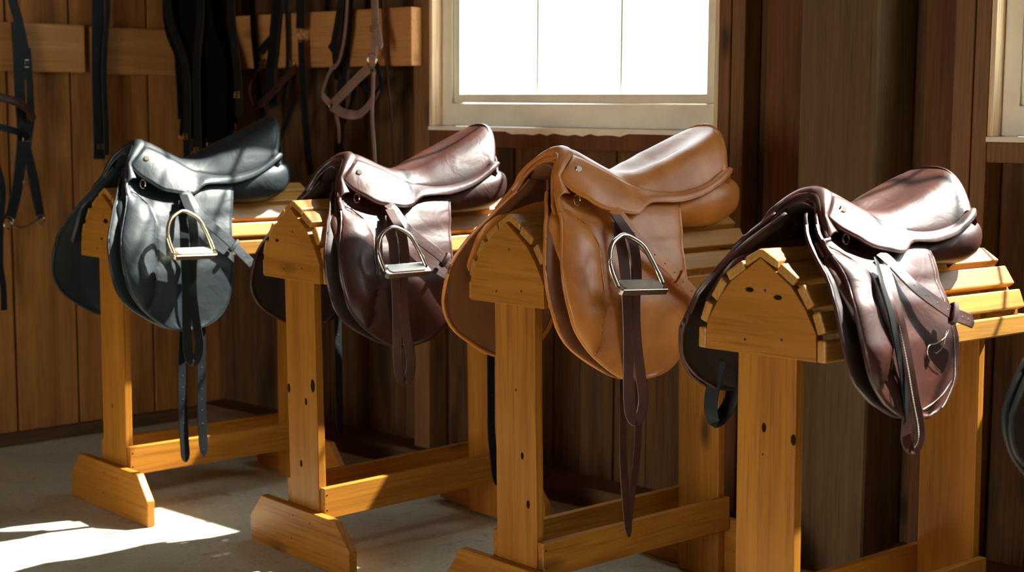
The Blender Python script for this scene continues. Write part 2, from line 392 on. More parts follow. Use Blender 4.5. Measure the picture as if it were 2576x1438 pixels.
# ------------------------------------------------------------------ racks
ST = {1: dict(st=(-1.188, 4.3873, .8432, .0065, -.0074), zr=.9525, zb=.7495, kb=1.03, rt=.2013, fh=.1428),
      2: dict(st=(-.5617, 3.9226, .8609, -.0147, -.0042), zr=.9493, zb=.7445, kb=1.03, rt=.2022, fh=.1386),
      3: dict(st=(-.0014, 3.3897, .8613, -.0057, -.0165), zr=.9544, zb=.7528, kb=.98, rt=.2138, fh=.1529),
      4: dict(st=(.462, 2.7697, .8454, .0143, -.0227), zr=.9372, zb=.7403, kb=1.0, rt=.2559, fh=.1411)}
ST[5] = dict(ST[4]); ST[5]['st'] = (.903, 2.155, .845, .0, .0); ST[5]['rt'] = .21
def smat(i):
    x0, y0, a, tu, tv = ST[i]['st']
    Lx = Vector((math.sin(a), math.cos(a), 0)); Wx = Vector((math.cos(a), -math.sin(a), 0)); Z = Vector((0, 0, 1))
    cu = Lx - Z*tu; cv = Wx - Z*tv; cz = Z + Lx*tu + Wx*tv
    M_ = Matrix.Identity(4)
    for r in range(3): M_[r][0] = cu[r]; M_[r][1] = -cv[r]; M_[r][2] = cz[r]
    lift = 0.0
    M_[0][3], M_[1][3], M_[2][3] = x0, y0, lift
    return M_
RL = .684
knotM = plain('pine_knot', (.028, .010, .003), .9, spec=.08, noise=.6, scale=300)
KN = {4: dict(p=[(1922, 1075, .0075), (1996, 1106, .0085), (1919, 1142, .002)], b=[(1886, 728, .008), (1957, 748, .008)]),
      3: dict(p=[(1314, 1146, .007), (1329, 1268, .008), (1298, 980, .003)], b=[]),
      2: dict(p=[(727, 975, .010), (787, 970, .014), (770, 1010, .008), (758, 1165, .008)], b=[(697, 604, .007)]),
      1: dict(p=[(283, 1020, .005)], b=[(266, 556, .012), (256, 600, .006)]), 5: dict(p=[], b=[])}
def knots(q, i, key, u):
    Mi = smat(i).inverted(); o = Mi @ CAMP
    for px, py, r in KN[i][key]:
        d = Mi.to_3x3() @ ray(px, py); k = (u-o.x)/d.x; p = o+d*k
        v0 = []; n = 14
        for j in range(n):
            a = 2*math.pi*j/n; v0.append((u-.0003, p.y+r*(.72 if key == 'p' else 1.25)*math.cos(a), p.z+r*(1.25 if key == 'p' else .6)*math.sin(a)))
        q.add(v0, [tuple(range(n))], 1)
def rack(i, label):
    s = ST[i]; M_ = smat(i); root = empty('saddle_rack', M_); tag(root, label, 'saddle rack', 'wooden saddle racks in a row')
    zr, zb, kb = s['zr'], s['zb'], s['kb']
    zf = lambda z: zb+(z-.742)*(zr-zb)/(.937-.742)
    half = [(0, .921), (.030, .901), (.071, .873), (.101, .838), (.128, .793), (.130, .742)]
    poly = [(a*kb, zf(b)) for a, b in half]+[(-a*kb, zf(b)) for a, b in half[::-1][:-1]]
    pr = .008 if i in (3, 2, 1) else 0
    e = .010      # slat end set-back
    for u0, u1 in ((0, .022), (RL-.022, RL)):
        q = MB(); q.prism(poly, u0, u1)
        if u0 == 0: knots(q, i, 'b', 0)
        bo = q.build('end_board', [pineY, knotM], root, bevel=.0015)
        if u0 == 0:
            for a, b in ((-.012, .862), (-.052, .775), (.034, .768)):
                q = MB(); q.disc((0, a, zf(b)), (-1, 0, 0), .003, .0006); q.build('screw', screwM, bo)
    quads = [((.045, .914), (.084, .889)), ((.098, .879), (.122, .843)), ((.134, .833), (.148, .796)), ((.150, .782), (.151, .742))]
    s0 = pr
    def slat(poly2, j):
        q = MB(); q.prism([(a*kb, zf(b)) for a, b in poly2], s0+random.uniform(0, .003), RL-random.uniform(0, .004))
        o = q.build('slat', slatM, root, bevel=.0035)
    slat([(-.037, .902), (-.038, .919), (-.004, .937), (.004, .937), (.039, .919), (.037, .902), (.002, .922)], 0)
    for (a, b) in quads:
        d = Vector((b[0]-a[0], b[1]-a[1])).normalized(); nn = Vector((d.y, -d.x))*.019
        if nn.x > 0: nn = -nn
        for sg in (1, -1):
            pp = [a, b, (b[0]+nn.x, b[1]+nn.y), (a[0]+nn.x, a[1]+nn.y)]
            slat([(sg*x, z) for x, z in pp], 1)
    for u0, u1, f0 in ((.023, .047, 0), (RL-.047, RL-.023, 1)):
        q = MB(); q.box(u0, u1, -.069, .069, 0, zf(.86))
        if not f0: knots(q, i, 'p', u0)
        q.build('post', [pineZ, knotM], root, bevel=.0025)
    fh = s['fh']
    for u0, u1 in ((-.002, .0225), (RL-.0225, RL+.002)):
        q = MB(); q.prism([(-.239, 0), (-.239, .073), (-.178, fh), (.178, fh), (.239, .073), (.239, 0)], u0, u1)
        fo = q.build('foot', pineY, root, bevel=.0025)
        if u0 < .1:
            for a, b in ((-.06, .11), (.03, .05), (.02, .115)):
                q = MB(); q.disc((u0, a, b), (-1, 0, 0), .003, .0006); q.build('screw', screwM, fo)
    rt = s['rt']
    for sg in (1, -1):
        a, b = sorted((sg*.0695, sg*.0885))
        q = MB(); q.box(.027, RL-.025, a, b, rt-.083, rt)
        ro = q.build('stretcher', pineX, root, bevel=.002)
        if sg == -1:      # outer face toward +v is local -y
            for a2, b2 in ((.036, rt-.018), (.036, rt-.058)):
                q = MB(); q.disc((a2, -.0885, b2), (0, -1, 0), .003, .0006); q.build('screw', screwM, ro)
    return root
RK = {1: 'wooden saddle rack at the far left, under the black saddle',
      2: 'wooden saddle rack second from the left, under the dark brown saddle with a nickel stirrup',
      3: 'wooden saddle rack under the tan saddle, in front of the window',
      4: 'nearest wooden saddle rack, under the white-stitched red-brown saddle without a stirrup iron',
      5: 'wooden saddle rack at the right edge, under the saddle cut off by the frame'}
for i in RK: rack(i, RK[i])

# ------------------------------------------------------------------ saddles (local stand frame u, v, z ; base shape measured on the tan saddle)
ZS = [.50, .55, .60, .655, .75, .84, .90, .95, 1.0, 1.03, 1.06, 1.10]
VS = [.236, .235, .234, .230, .218, .188, .155, .118, .078, .056, .04, .02]
def vf(z): return float(np.interp(z, ZS, VS))
F0 = [(.098, 1.03), (.086, 1.008), (.074, .985), (.066, .960), (.053, .932), (.025, .888), (.003, .844), (-.004, .80), (-.003, .754), (.006, .716), (.031, .678), (.058, .650), (.102, .617), (.136, .599), (.185, .588)]
B0 = [(.44, .975), (.418, .94), (.403, .898), (.383, .845), (.374, .80), (.366, .745), (.353, .69), (.332, .64), (.302, .611), (.26, .594), (.185, .588)]
SEAM = [(.975, 0), (.961, .030), (.932, .070), (.889, .106), (.868, .113), (.80, .113), (.75, .103), (.69, .058), (.651, 0)]
CFG = {3: dict(pu=.162, pz=1.099, ku=1, kz=1, sh=0), 2: dict(pu=.175, pz=1.064, ku=.937, kz=.957, sh=.05),
       1: dict(pu=.113, pz=1.087, ku=.93, kz=1.05, sh=.05), 4: dict(pu=.153, pz=1.045, ku=.80, kz=.79, sh=0),
       5: dict(pu=.153, pz=1.05, ku=.86, kz=.9, sh=0)}
F4 = [(.100, 1.0), (.086, .985), (.068, .962), (.060, .935), (.059, .905), (.050, .875), (.037, .844), (.029, .804), (.024, .765), (.035, .715), (.060, .680), (.074, .668), (.118, .643), (.160, .634), (.207, .632)]
B4 = [(.343, .945), (.340, .915), (.333, .890), (.323, .853), (.322, .81), (.317, .77), (.309, .726), (.296, .691), (.262, .657), (.235, .641), (.207, .632)]
class Saddle:
    def __init__(s, i, name, label, mat, lining, metal, strap, iron=True, own=False):
        s.i = i; c = CFG[i]; s.c = c; s.mat = mat; s.root = None
        M_ = smat(i); s.off = Vector((c['pu']+.15, 0, ST[i]['zr']))
        s.root = empty('saddle', M_ @ Matrix.Translation(s.off)); tag(s.root, label, 'saddle', 'english saddles on the racks')
        F, B = F0, B0
        if own:
            inv = lambda u, z: (.162+(u-c['pu'])/c['ku'], 1.099+(z-c['pz'])/c['kz'])
            F = [inv(*p) for p in F4]; B = [inv(*p) for p in B4]
        s.SW = 1.0; s.FS = crom(F, 6)
        s.F, s.B = crom(F, 6), crom(B, 6)
        s.mat, s.lin, s.met, s.strap = mat, lining, metal, strap
    def M(s, p):
        u, v, z = p; c = s.c
        u2 = c['pu']+c['ku']*(u-.162)
        return Vector((u2, -v, c['pz']+c['kz']*(z-1.099)+c['sh']*(u2-c['pu'])))-s.off
    def mb(s, q, name, mats, parent=None, **kw):
        return q.build(name, mats, parent or s.root, xf=s.Mrest if name in ('panel', 'lining', 'rear_gusset') else s.M, **kw)
    def Mrest(s, p):      # padding that rests on the slats follows their tops
        w = s.M(p); r = ST[s.i]; a = w+s.off; kb = r['kb']
        if abs(a.y) < .152*kb and -.01 < a.x < RL+.01:
            e = float(np.interp(abs(a.y)/kb, [0, .039, .045, .084, .098, .122, .134, .148, .152], [.938, .9195, .915, .892, .885, .853, .842, .803, .79]))
            z = r['zb']+(e-.742)*(r['zr']-r['zb'])/(.937-.742)+.0065
            if a.z < z: w.z += z-a.z
        return w
    def flapsurf(s, sg, F, B, dv, nr=56, nc=44, knee=1.0, rimcut=0):
        Fp = resamp(F, nr); Bp = resamp(B, nr); rows = []
        fz = Fp[:, 1][::-1]; fu = Fp[:, 0][::-1]
        sz = [a for a, b in SEAM][::-1]; sw = [b for a, b in SEAM][::-1]
        for k in range(nr):
            row = []
            for j in range(nc):
                x = j/(nc-1); x = x**1.15
                u = Fp[k, 0]*(1-x)+Bp[k, 0]*x; z = Fp[k, 1]*(1-x)+Bp[k, 1]*x
                v = vf(z)+dv
                w = s.SW*float(np.interp(z, sz, sw)); du = u-float(np.interp(z, fz, fu))
                if knee and w > .004:
                    if du < w*.97 and du >= 0:
                        sx = min(max(du/w, 0), 1)
                        v += .015*knee*math.sin(math.pi*sx)**.75*min(1, w/.09)
                    gro = math.exp(-((du-w)/.0035)**2)
                    v -= .0035*gro*knee
                v += .016*min(1, max(0, (z-.88)/.06))*min(1, max(0, (x-.35)/.4))
                v -= .006*math.sin(math.pi*min(max((x-.25)/.75, 0), 1))*min(1, max(0, (.9-z)/.1))
                v -= .013*min(1, max(0, (z-.925)/.03))*min(1, max(0, (.55-x)/.2))*(1 if z < 1.01 else .5)*min(1, j/4)
                e = min(j, nc-1-j, (nr-1-k)*1.2)
                if e < 1.5: v -= .0015*(1.5-e)
                row.append((u, sg*v, z))
            rows.append(row)
        return rows
    def flap(s, sg, extra=True):
        near = sg > 0
        rows = s.flapsurf(sg, s.F, s.B, 0)
        q = MB(); q.grid(rows); fo = s.mb(q, 'flap', [s.mat], solid=.006, subsurf=0)
        edge = [r[0] for r in rows[3:]]+[r[-1] for r in rows[::-1][1:-3]]
        q = MB(); q.tube(edge[:: 2], .0042, 6); s.mb(q, 'edge_binding', [s.mat], fo)
        zz = [a for a, b in SEAM][::-1]; ww = [b for a, b in SEAM][::-1]
        sp = [(u+s.SW*float(np.interp(z, zz, ww)), sg*(vf(z)+.002), z) for u, z in s.F if .655 < z < .972]
        q = MB(); q.tube(sp[::2], .0019, 6); s.mb(q, 'knee_seam', [s.mat], fo)
        # sweat flap under it
        F2 = [(u-.028*min(1, max(0, (1.01-z)/.08))*(1 if z > .68 else max(0, (z-.60)/.08)), z) for u, z in s.FS]
        B2 = [(u-.03, z+.012) for u, z in s.B]; B2[-1] = (F2[-1][0], F2[-1][1]+.012); F2[-1] = B2[-1]
        rows2 = s.flapsurf(sg, F2, B2, -.024, knee=0)
        q = MB(); q.grid(rows2); so = s.mb(q, 'sweat_flap', [s.lin], solid=.007)
        edge = [r[0] for r in rows2[3:]]
        q = MB(); q.tube(edge[::2], .0045, 6); s.mb(q, 'edge_binding', [s.mat], so)
        return rows
    def panel(s, sg):
        st = [(.020, .150, .862, .050, .010, .9), (.035, .148, .868, .085, .017, .9), (.09, .130, .895, .10, .016, .85), (.17, .112, .915, .085, .016, .8), (.26, .092, .930, .055, .018, .7), (.34, .086, .938, .040, .022, .6),
              (.42, .086, .944, .040, .032, .4), (.48, .093, .950, .047, .043, .2), (.55, .096, .960, .054, .053, .1), (.60, .092, .968, .053, .051, 0), (.635, .087, .974, .046, .044, 0), (.655, .083, .978, .034, .032, 0), (.664, .08, .98, .014, .014, 0)]
        rows = []; n = 20
        P = resamp([(a, b, c_, d, e, f) for a, b, c_, d, e, f in crom(st, 4)], 44)
        for a, b, c_, hl, ht, sl in P:
            th = sl*math.radians(62); d = (math.sin(math.pi/2-th), -math.sin(th)); nn = (math.sin(th), math.cos(th))
            row = []
            for k in range(n):
                an = 2*math.pi*k/n; ca, sa = math.cos(an), math.sin(an)
                x = hl*math.copysign(abs(ca)**.8, ca); y = ht*math.copysign(abs(sa)**.8, sa)
                row.append((a, sg*(b+d[0]*x+nn[0]*y), c_+d[1]*x+nn[1]*y))
            rows.append(row)
        q = MB(); q.grid(rows, closed=True, cap=True); s.mb(q, 'panel', [s.mat])
    def seat(s):
        R = [(.150, 1.088, .160, .030, 1.084), (.158, 1.095, .170, .037, 1.084), (.190, 1.098, .190, .045, 1.079), (.231, 1.081, .215, .055, 1.066), (.262, 1.065, .246, .066, 1.050), (.300, 1.050, .280, .077, 1.030), (.345, 1.041, .318, .088, 1.011),
             (.400, 1.044, .375, .103, .997), (.46, 1.058, .425, .114, .995), (.52, 1.080, .470, .120, .999), (.575, 1.106, .512, .123, 1.008), (.62, 1.130, .547, .123, 1.021), (.648, 1.146, .575, .121, 1.038), (.657, 1.150, .586, .124, 1.041),
             (.665, 1.146, .594, .127, 1.036), (.668, 1.134, .598, .128, 1.024), (.664, 1.10, .594, .120, 1.006), (.65, 1.05, .58, .105, .99), (.62, 1.00, .56, .09, .98)]
        P = crom(R, 4); rows = []; nn = 33
        for idx, (uc, zc, ue, ve, ze) in enumerate(P):
            row = []
            fr = idx/len(P)
            p = 2.2 if idx > 20 else 2.0
            for k in range(nn):
                x = -1+2*k/(nn-1)
                x = math.copysign(abs(x)**.85, x)
                a = abs(x)
                u = uc+(ue-uc)*a**2.2; v = ve*x
                w_ = max(0.0, min(1, (idx-20)/10))*max(0.0, min(1, (51-idx)/16))
                zA = zc+(ze-zc)*a**p; k_ = 5.0; zB = zc+(ze-zc)*a**k_+.013*math.sin(math.pi*min(1, a/.95))**2
                z = zA*(1-w_)+zB*w_
                # dish of the seat
                if 24 < idx < 50: z -= .004*math.cos(math.pi/2*min(1, a/.7)) if a < .7 else 0
                row.append((u, v, z))
            a0, a1 = row[0], row[-1]
            row = [(a0[0], a0[1]*.90, a0[2]-.020), (a0[0], a0[1]*1.0, a0[2]-.006)]+row+[(a1[0], a1[1]*1.0, a1[2]-.006), (a1[0], a1[1]*.90, a1[2]-.020)]
            rows.append(row)
        q = MB(); q.grid(rows); so = s.mb(q, 'seat', [s.mat], solid=.012, solid_off=-1)
        edge = [r[-3] for r in rows[8:50]]
        for sg in (1, -1):
            q = MB(); q.tube([(u, sg*abs(v)*1.005, z-.008) for u, v, z in edge[::2]], .0020, 6); s.mb(q, 'piping', [s.mat], so)
        # rear cantle binding
        back = []
        for k in range(21):
            x = -1+2*k/20; a = abs(x); back.append((.668+(.606-.668)*a**2.2, .128*x, 1.072+(1.012-1.072)*a**2.0))
        q = MB(); q.tube(back, .0032, 6); s.mb(q, 'cantle_binding', [s.mat], so)
        back = [(u-.004, v*1.0, z-.04) for u, v, z in back]
        q = MB(); rr = [[(u+.004, v, z+.036) for u, v, z in back], [(u+.006, v, z+.015) for u, v, z in back], [(u-.01, v*.97, z-.03) for u, v, z in back], [(u-.06, v*.8, z-.075) for u, v, z in back]]
        q.grid(rr); s.mb(q, 'rear_gusset', [s.mat], solid=.006)
    def skirt(s, sg):
        U = [(.172, .037, 1.082), (.190, .046, 1.075), (.215, .057, 1.062), (.246, .068, 1.046), (.280, .079, 1.026), (.318, .090, 1.007), (.375, .104, .993), (.425, .115, .990), (.470, .121, .994), (.512, .124, 1.003), (.547, .124, 1.016), (.580, .122, 1.033), (.598, .117, 1.042)]
        Lw = [(.105, .064, 1.036), (.119, .084, 1.007), (.148, .104, .982), (.177, .119, .962), (.224, .132, .951), (.262, .138, .945), (.283, .136, .949), (.305, .130, .962), (.330, .126, .969), (.375, .126, .968), (.429, .130, .967), (.497, .134, .980), (.555, .131, 1.002), (.595, .126, 1.022), (.622, .113, 1.034)]
        Up = resamp(crom(U, 6), 60); Lp = resamp(crom(Lw, 6), 60); rows = []; nc = 12
        # match parameters so the drop of the skirt falls under the waist
        for k in range(60):
            row = []
            for j in range(nc):
                x = j/(nc-1); a = Up[k]; b = Lp[k]; p = a*(1-x)+b*x
                bul = .007*math.sin(math.pi*x)+.009*x*x*min(1, k/8)
                row.append((p[0], sg*(p[1]+bul), p[2]+bul*.6))
            rows.append(row)
        q = MB(); q.grid(rows); so = s.mb(q, 'skirt', [s.mat], solid=.005)
        q = MB(); q.tube([r[-1] for r in rows][::2], .0032, 6); s.mb(q, 'edge_binding', [s.mat], so)
        q = MB(); c0 = rows[3][5]; q.disc(s.M(c0)+Vector((0, -sg*.003, .002)), (-.2, -sg, .55), .0085, .003, 16)
        q.build('saddle_nail', s.met, so)
    def arch(s):
        A = [(.150, 0, 1.086), (.142, .020, 1.083), (.128, .035, 1.073), (.113, .047, 1.058), (.102, .057, 1.040), (.096, .064, 1.024), (.088, .074, 1.006), (.076, .090, .985)]
        Rr = [(.182, 0, 1.1005), (.178, .020, 1.096), (.172, .037, 1.085), (.150, .050, 1.066), (.125, .060, 1.050), (.108, .066, 1.036), (.112, .076, 1.015), (.118, .086, .998)]
        A6, R6 = crom(A, 4), crom(Rr, 4)
        full = lambda L: [(u, -v, z) for u, v, z in L[::-1]]+L[1:]
        A6, R6 = np.array(full(A6)), np.array(full(R6)); rows = []
        for x in np.linspace(0, 1, 8):
            P = A6*(1-x)+R6*x; b = .011*math.sin(math.pi*min(1, x*.9+.05))
            rows.append([(p[0]-b*.35, p[1]*(1+b*3), p[2]+b*.8) for p in P])
        q = MB(); q.grid(rows); po = s.mb(q, 'pommel', [s.mat], solid=.004)
        Fz = [p for p in s.FS if p[1] < .985]
        side = [(u, vf(z), z) for u, z in Fz[:6]]
        path = [(u, -v, z) for u, v, z in side[::-1]]+[tuple(p) for p in A6]+side
        q = MB(); q.tube(path, .0052, 8); s.mb(q, 'gullet_welt', [s.mat], po)
        p2 = [(u-.004, v*.88, z-.017+.010*min(1, abs(v)/.09)) for u, v, z in path]
        q = MB(); q.tube(p2, .0048, 8); s.mb(q, 'gullet_welt', [s.mat], po)
        # facing between the two welts and lining of the arch
        q = MB(); q.grid([path, [(u+.004, v*.93, z-.006) for u, v, z in path], p2]); s.mb(q, 'gullet_facing', [s.mat], po, solid=.003)
        rows = []
        for u, zc, zs, vv, lo in ((.118, 1.066, 1.0, .070, .93), (.2, 1.056, .99, .078, .925), (.3, 1.016, .975, .085, .92), (.45, 1.00, .97, .085, .93), (.6, 1.00, .97, .08, .95)):
            hal = crom([(0, zc), (vv*.45, zc-.012), (vv*.8, (zc+zs)/2-.01), (vv*1.0, zs-.02), (vv*1.12, lo)], 3)
            rows.append([(u, -v, z) for v, z in hal[::-1]]+[(u, v, z) for v, z in hal[1:]])
        q = MB(); q.grid(rows); s.mb(q, 'lining', [s.lin], solid=.004)
    def strap_path(s, q, pts, w, t=.0035, n=6, nrm=(0, -1, .25), holes=None, tip=False, sg=1):
        P = crom(pts, n); q2 = [s.M(p) for p in P]
        q.ribbon(q2, w, t, (nrm[0], nrm[1]*sg, nrm[2]), tip=tip)
        return q2
    def holes(s, q, q2, a, b, n, nrm, r=.0022, mi=1):
        D_ = [Vector(p) for p in q2]; N_ = len(D_)-1
        for k in range(n):
            x = a+(b-a)*k/max(1, n-1); f = x*N_; i = min(int(f), N_-1); p = D_[i].lerp(D_[i+1], f-i)
            nn = Vector(nrm).normalized(); tg = (D_[i+1]-D_[i]).normalized(); nn = (nn-tg*nn.dot(tg)).normalized()
            q.disc(p+nn*.0019, nn, r, .0003, 8, mi)
    def dstitch(s, parent, path, step=.006, ln=.0034, r=.00075, lift=(0, -.003, 0)):
        P = resamp(path, max(4, int(sum((Vector(a)-Vector(b)).length for a, b in zip(path[:-1], path[1:]))/step*2)))
        q = MB()
        for k in range(0, len(P)-1, 2):
            a = s.M(P[k])+Vector(lift); b = s.M(P[k+1])+Vector(lift); d = (b-a).normalized(); b = a+d*ln
            q.tube([a, b], r, 4)
        q.build('stitching', thread, parent)
    def tack(s, iron=True, billets=(), far=None, tailend=None, strapm=None):
        sm = strapm or s.strap; nr = (0, -1, .25); du = .038 if s.i == 1 else 0.0
        sh_ = lambda L: [(p[0]+du,)+tuple(p[1:]) for p in L]
        D_ = [(.205, .136, .962), (.212, .155, .945), (.227, .190, .897), (.263, .206, .86), (.304, .217, .826), (.339, .227, .791)]+(tailend or [(.372, .236, .758), (.385, .238, .745)])
        if s.i == 4: D_ = [(.195, .136, .950), (.202, .154, .932), (.228, .190, .880), (.272, .215, .840), (.318, .231, .810), (.352, .239, .797), (.382, .243, .786)]
        q = MB(); q2 = s.strap_path(q, sh_(D_), .032*s.c['ku']**.5, nrm=(0, -1, .3), tip=True); s.holes(q, q2, .25, .97, 9, (0, -1, .3)); do = q.build('strap_tail', [s.mat, screwM], s.root)
        i0 = int(len(q2)*.66); c = q2[i0]; tg = (q2[i0+1]-q2[i0-1]).normalized(); nn = Vector((0, -1, .3)); nn = (nn-tg*nn.dot(tg)).normalized(); sd = tg.cross(nn)
        q = MB(); w, h = .020, .006
        loop = [c+sd*w*a+nn*(h*b+.001) for a, b in ((-1, -.8), (-1, .8), (-.5, 1.2), (.5, 1.2), (1, .8), (1, -.8), (.5, -1.1), (-.5, -1.1))]
        q.ribbon(loop+[loop[0]], .013, .003, [(p-c) for p in loop+[loop[0]]]); q.build('keeper', s.mat, do)
        if iron:
            lp = [(.198, .150, .950), (.189, .182, .928), (.186, .212, .900), (.188, .222, .857), (.187, .226, .814), (.172, .236, .763), (.167, .245, .684), (.176, .250, .595), (.182, .252, .550), (.176, .251, .515), (.164, .248, .501), (.152, .243, .512), (.147, .240, .552), (.147, .240, .641), (.150, .236, .72), (.152, .228, .80), (.165, .205, .87), (.185, .165, .935)]
            P = crom(sh_(lp), 6); q2 = [s.M(p) for p in P]; N_ = len(q2)
            nrm = []
            for k in range(N_):
                a = q2[max(k-1, 0)]; b = q2[min(k+1, N_-1)]; tg = (b-a).normalized(); nn = tg.cross(Vector((1, -.35, 0)).normalized() if k < N_*.55 else Vector((1, -.35, 0)).normalized())
                nrm.append(tuple(nn))
            q = MB(); q.ribbon(q2, .026, .0035, nrm); q.build('stirrup_leather', [sm], s.root)
            arm = [(.088, .262, .788), (.078, .252, .832), (.082, .244, .872), (.100, .236, .899), (.128, .229, .914), (.150, .226, .920), (.172, .228, .913), (.205, .236, .888), (.222, .246, .850), (.234, .256, .812), (.240, .264, .784)]
            fit_ = lambda L: [(.155+(u-.158)*.90+du, v, .912-(.920-z)*.80) for u, v, z in L]
            P = crom(fit_(arm), 6); n_ = len(P); q = MB(); q.tube([s.M(p) for p in P], [.0058 if .12 < k/n_ < .88 else .0068 for k in range(n_)], 10)
            io = q.build('stirrup_iron', [s.met], s.root)
            ku, kz = s.c['ku'], s.c['kz']
            c0, c1 = [s.M(p) for p in fit_([(.086, .262, .786), (.242, .264, .775)])]; ax = (c1-c0).normalized(); L_ = (c1-c0).length; dy = Vector((0, -.86, -.5)); dy = (dy-ax*dy.dot(ax)).normalized(); up = ax.cross(dy)*-1
            if up.z < 0: up = -up
            def bx(q, a0, a1, b0, b1, h0, h1):
                ch = .006; pl = [(a0+ch, b0), (a1-ch, b0), (a1, b0+ch), (a1, b1-ch), (a1-ch, b1), (a0+ch, b1), (a0, b1-ch), (a0, b0+ch)]
                vs = [c0+ax*a+dy*b+up*h0 for a, b in pl]+[c0+ax*a+dy*b+up*h1 for a, b in pl]
                q.add(vs, [tuple(range(8)), tuple(range(15, 7, -1))]+[(i, i+8, (i+1) % 8+8, (i+1) % 8) for i in range(8)])
            q = MB(); bx(q, -.004, L_+.004, -.021, .021, -.009, .006); q.build('stirrup_tread', [s.met], io, bevel=.002)
            q = MB(); bx(q, .010, L_-.010, -.015, .015, .006, .0085); q.build('tread_pad', [rubber], io)
        for pts in billets:
            q = MB(); P = crom(pts, 6); q2 = [s.M(p) for p in P]; q.ribbon(q2, .033 if s.i == 1 else .028, .003, (.15, -1, .0), tip=True); s.holes(q, q2, .35, .93, 8, (.15, -1, 0))
            q.build('girth_strap', [sm, screwM], s.root)
        if far:
            q = MB(); P = crom(far, 6); q2 = [s.M(p) for p in P]; q.ribbon(q2, .032, .003, (1, .2, .0) if s.i == 4 else (.3, -1, 0), tip=(s.i != 4))
            if s.i != 4: s.holes(q, q2, .25, .93, 9, (.3, -1, 0))
            q.build('girth_strap', [strapK, screwM], s.root)
    def dring(s):
        q = MB(); P = [(.128+.010*math.cos(a)*.8, .098+.002*math.cos(a), .985+.012*math.sin(a)) for a in np.linspace(0, 2*math.pi, 14)[:-1]]
        q.tube([s.M(p) for p in P], .0016, 6, closed=True); q.build('dee_ring', [s.met], s.root)

def make(i, label, mat, lining, metal, strap, iron=True, own=False, **kw):
    s = Saddle(i, 'saddle', label, mat, lining, metal, strap, iron, own)
    s.seat(); s.arch()
    s.rows = {}
    for sg in (1, -1):
        s.rows[sg] = s.flap(sg); s.panel(sg); s.skirt(sg)
    s.dring(); s.tack(iron=iron, **kw)
    return s
def uz(L): return [(u, v, z) for u, z, v in L]
s1 = make(1, 'black leather english saddle with a brassy stirrup iron, at the far left', blackL, blackL, brassy, strapK,
          billets=[[(.198, .205, .62), (.190, .205, .50), (.188, .203, .40), (.192, .2, .30), (.198, .2, .215)], [(.252, .212, .62), (.252, .210, .48), (.250, .21, .36), (.256, .21, .222)]])
s2 = make(2, 'dark brown leather saddle with a silver stirrup, second from the left', brownL, liningM, nickel, strapB,
          far=[(.285, -.22, .63), (.284, -.22, .52), (.283, -.22, .42), (.282, -.22, .25)])
s3 = make(3, 'tan leather saddle with a silver stirrup, below the window', tanL, liningT, nickel, strapB,
          billets=[[(.165, .205, .65), (.165, .205, .5), (.167, .203, .409), (.177, .2, .316), (.189, .2, .222)], [(.215, .203, .62), (.218, .20, .484), (.215, .198, .402), (.200, .196, .313), (.190, .195, .24)]],
          far=[(.136, -.22, .70), (.136, -.22, .60), (.137, -.222, .50), (.140, -.225, .394), (.151, -.22, .273)])
s4 = make(4, 'red-brown leather saddle with white stitching and no stirrup, on the nearest full rack', redL, liningM, nickel, strapB, iron=False, own=True,
          tailend=[(.362, .240, .788), (.385, .244, .782)],
          far=[(.125, -.20, .66), (.12, -.215, .58), (.125, -.222, .525), (.145, -.226, .497), (.172, -.222, .51), (.19, -.21, .56), (.19, -.20, .66)])
s5 = make(5, 'dark saddle cut off by the right edge of the frame, only its far flap showing', blackL, liningM, nickel, strapK, iron=True)

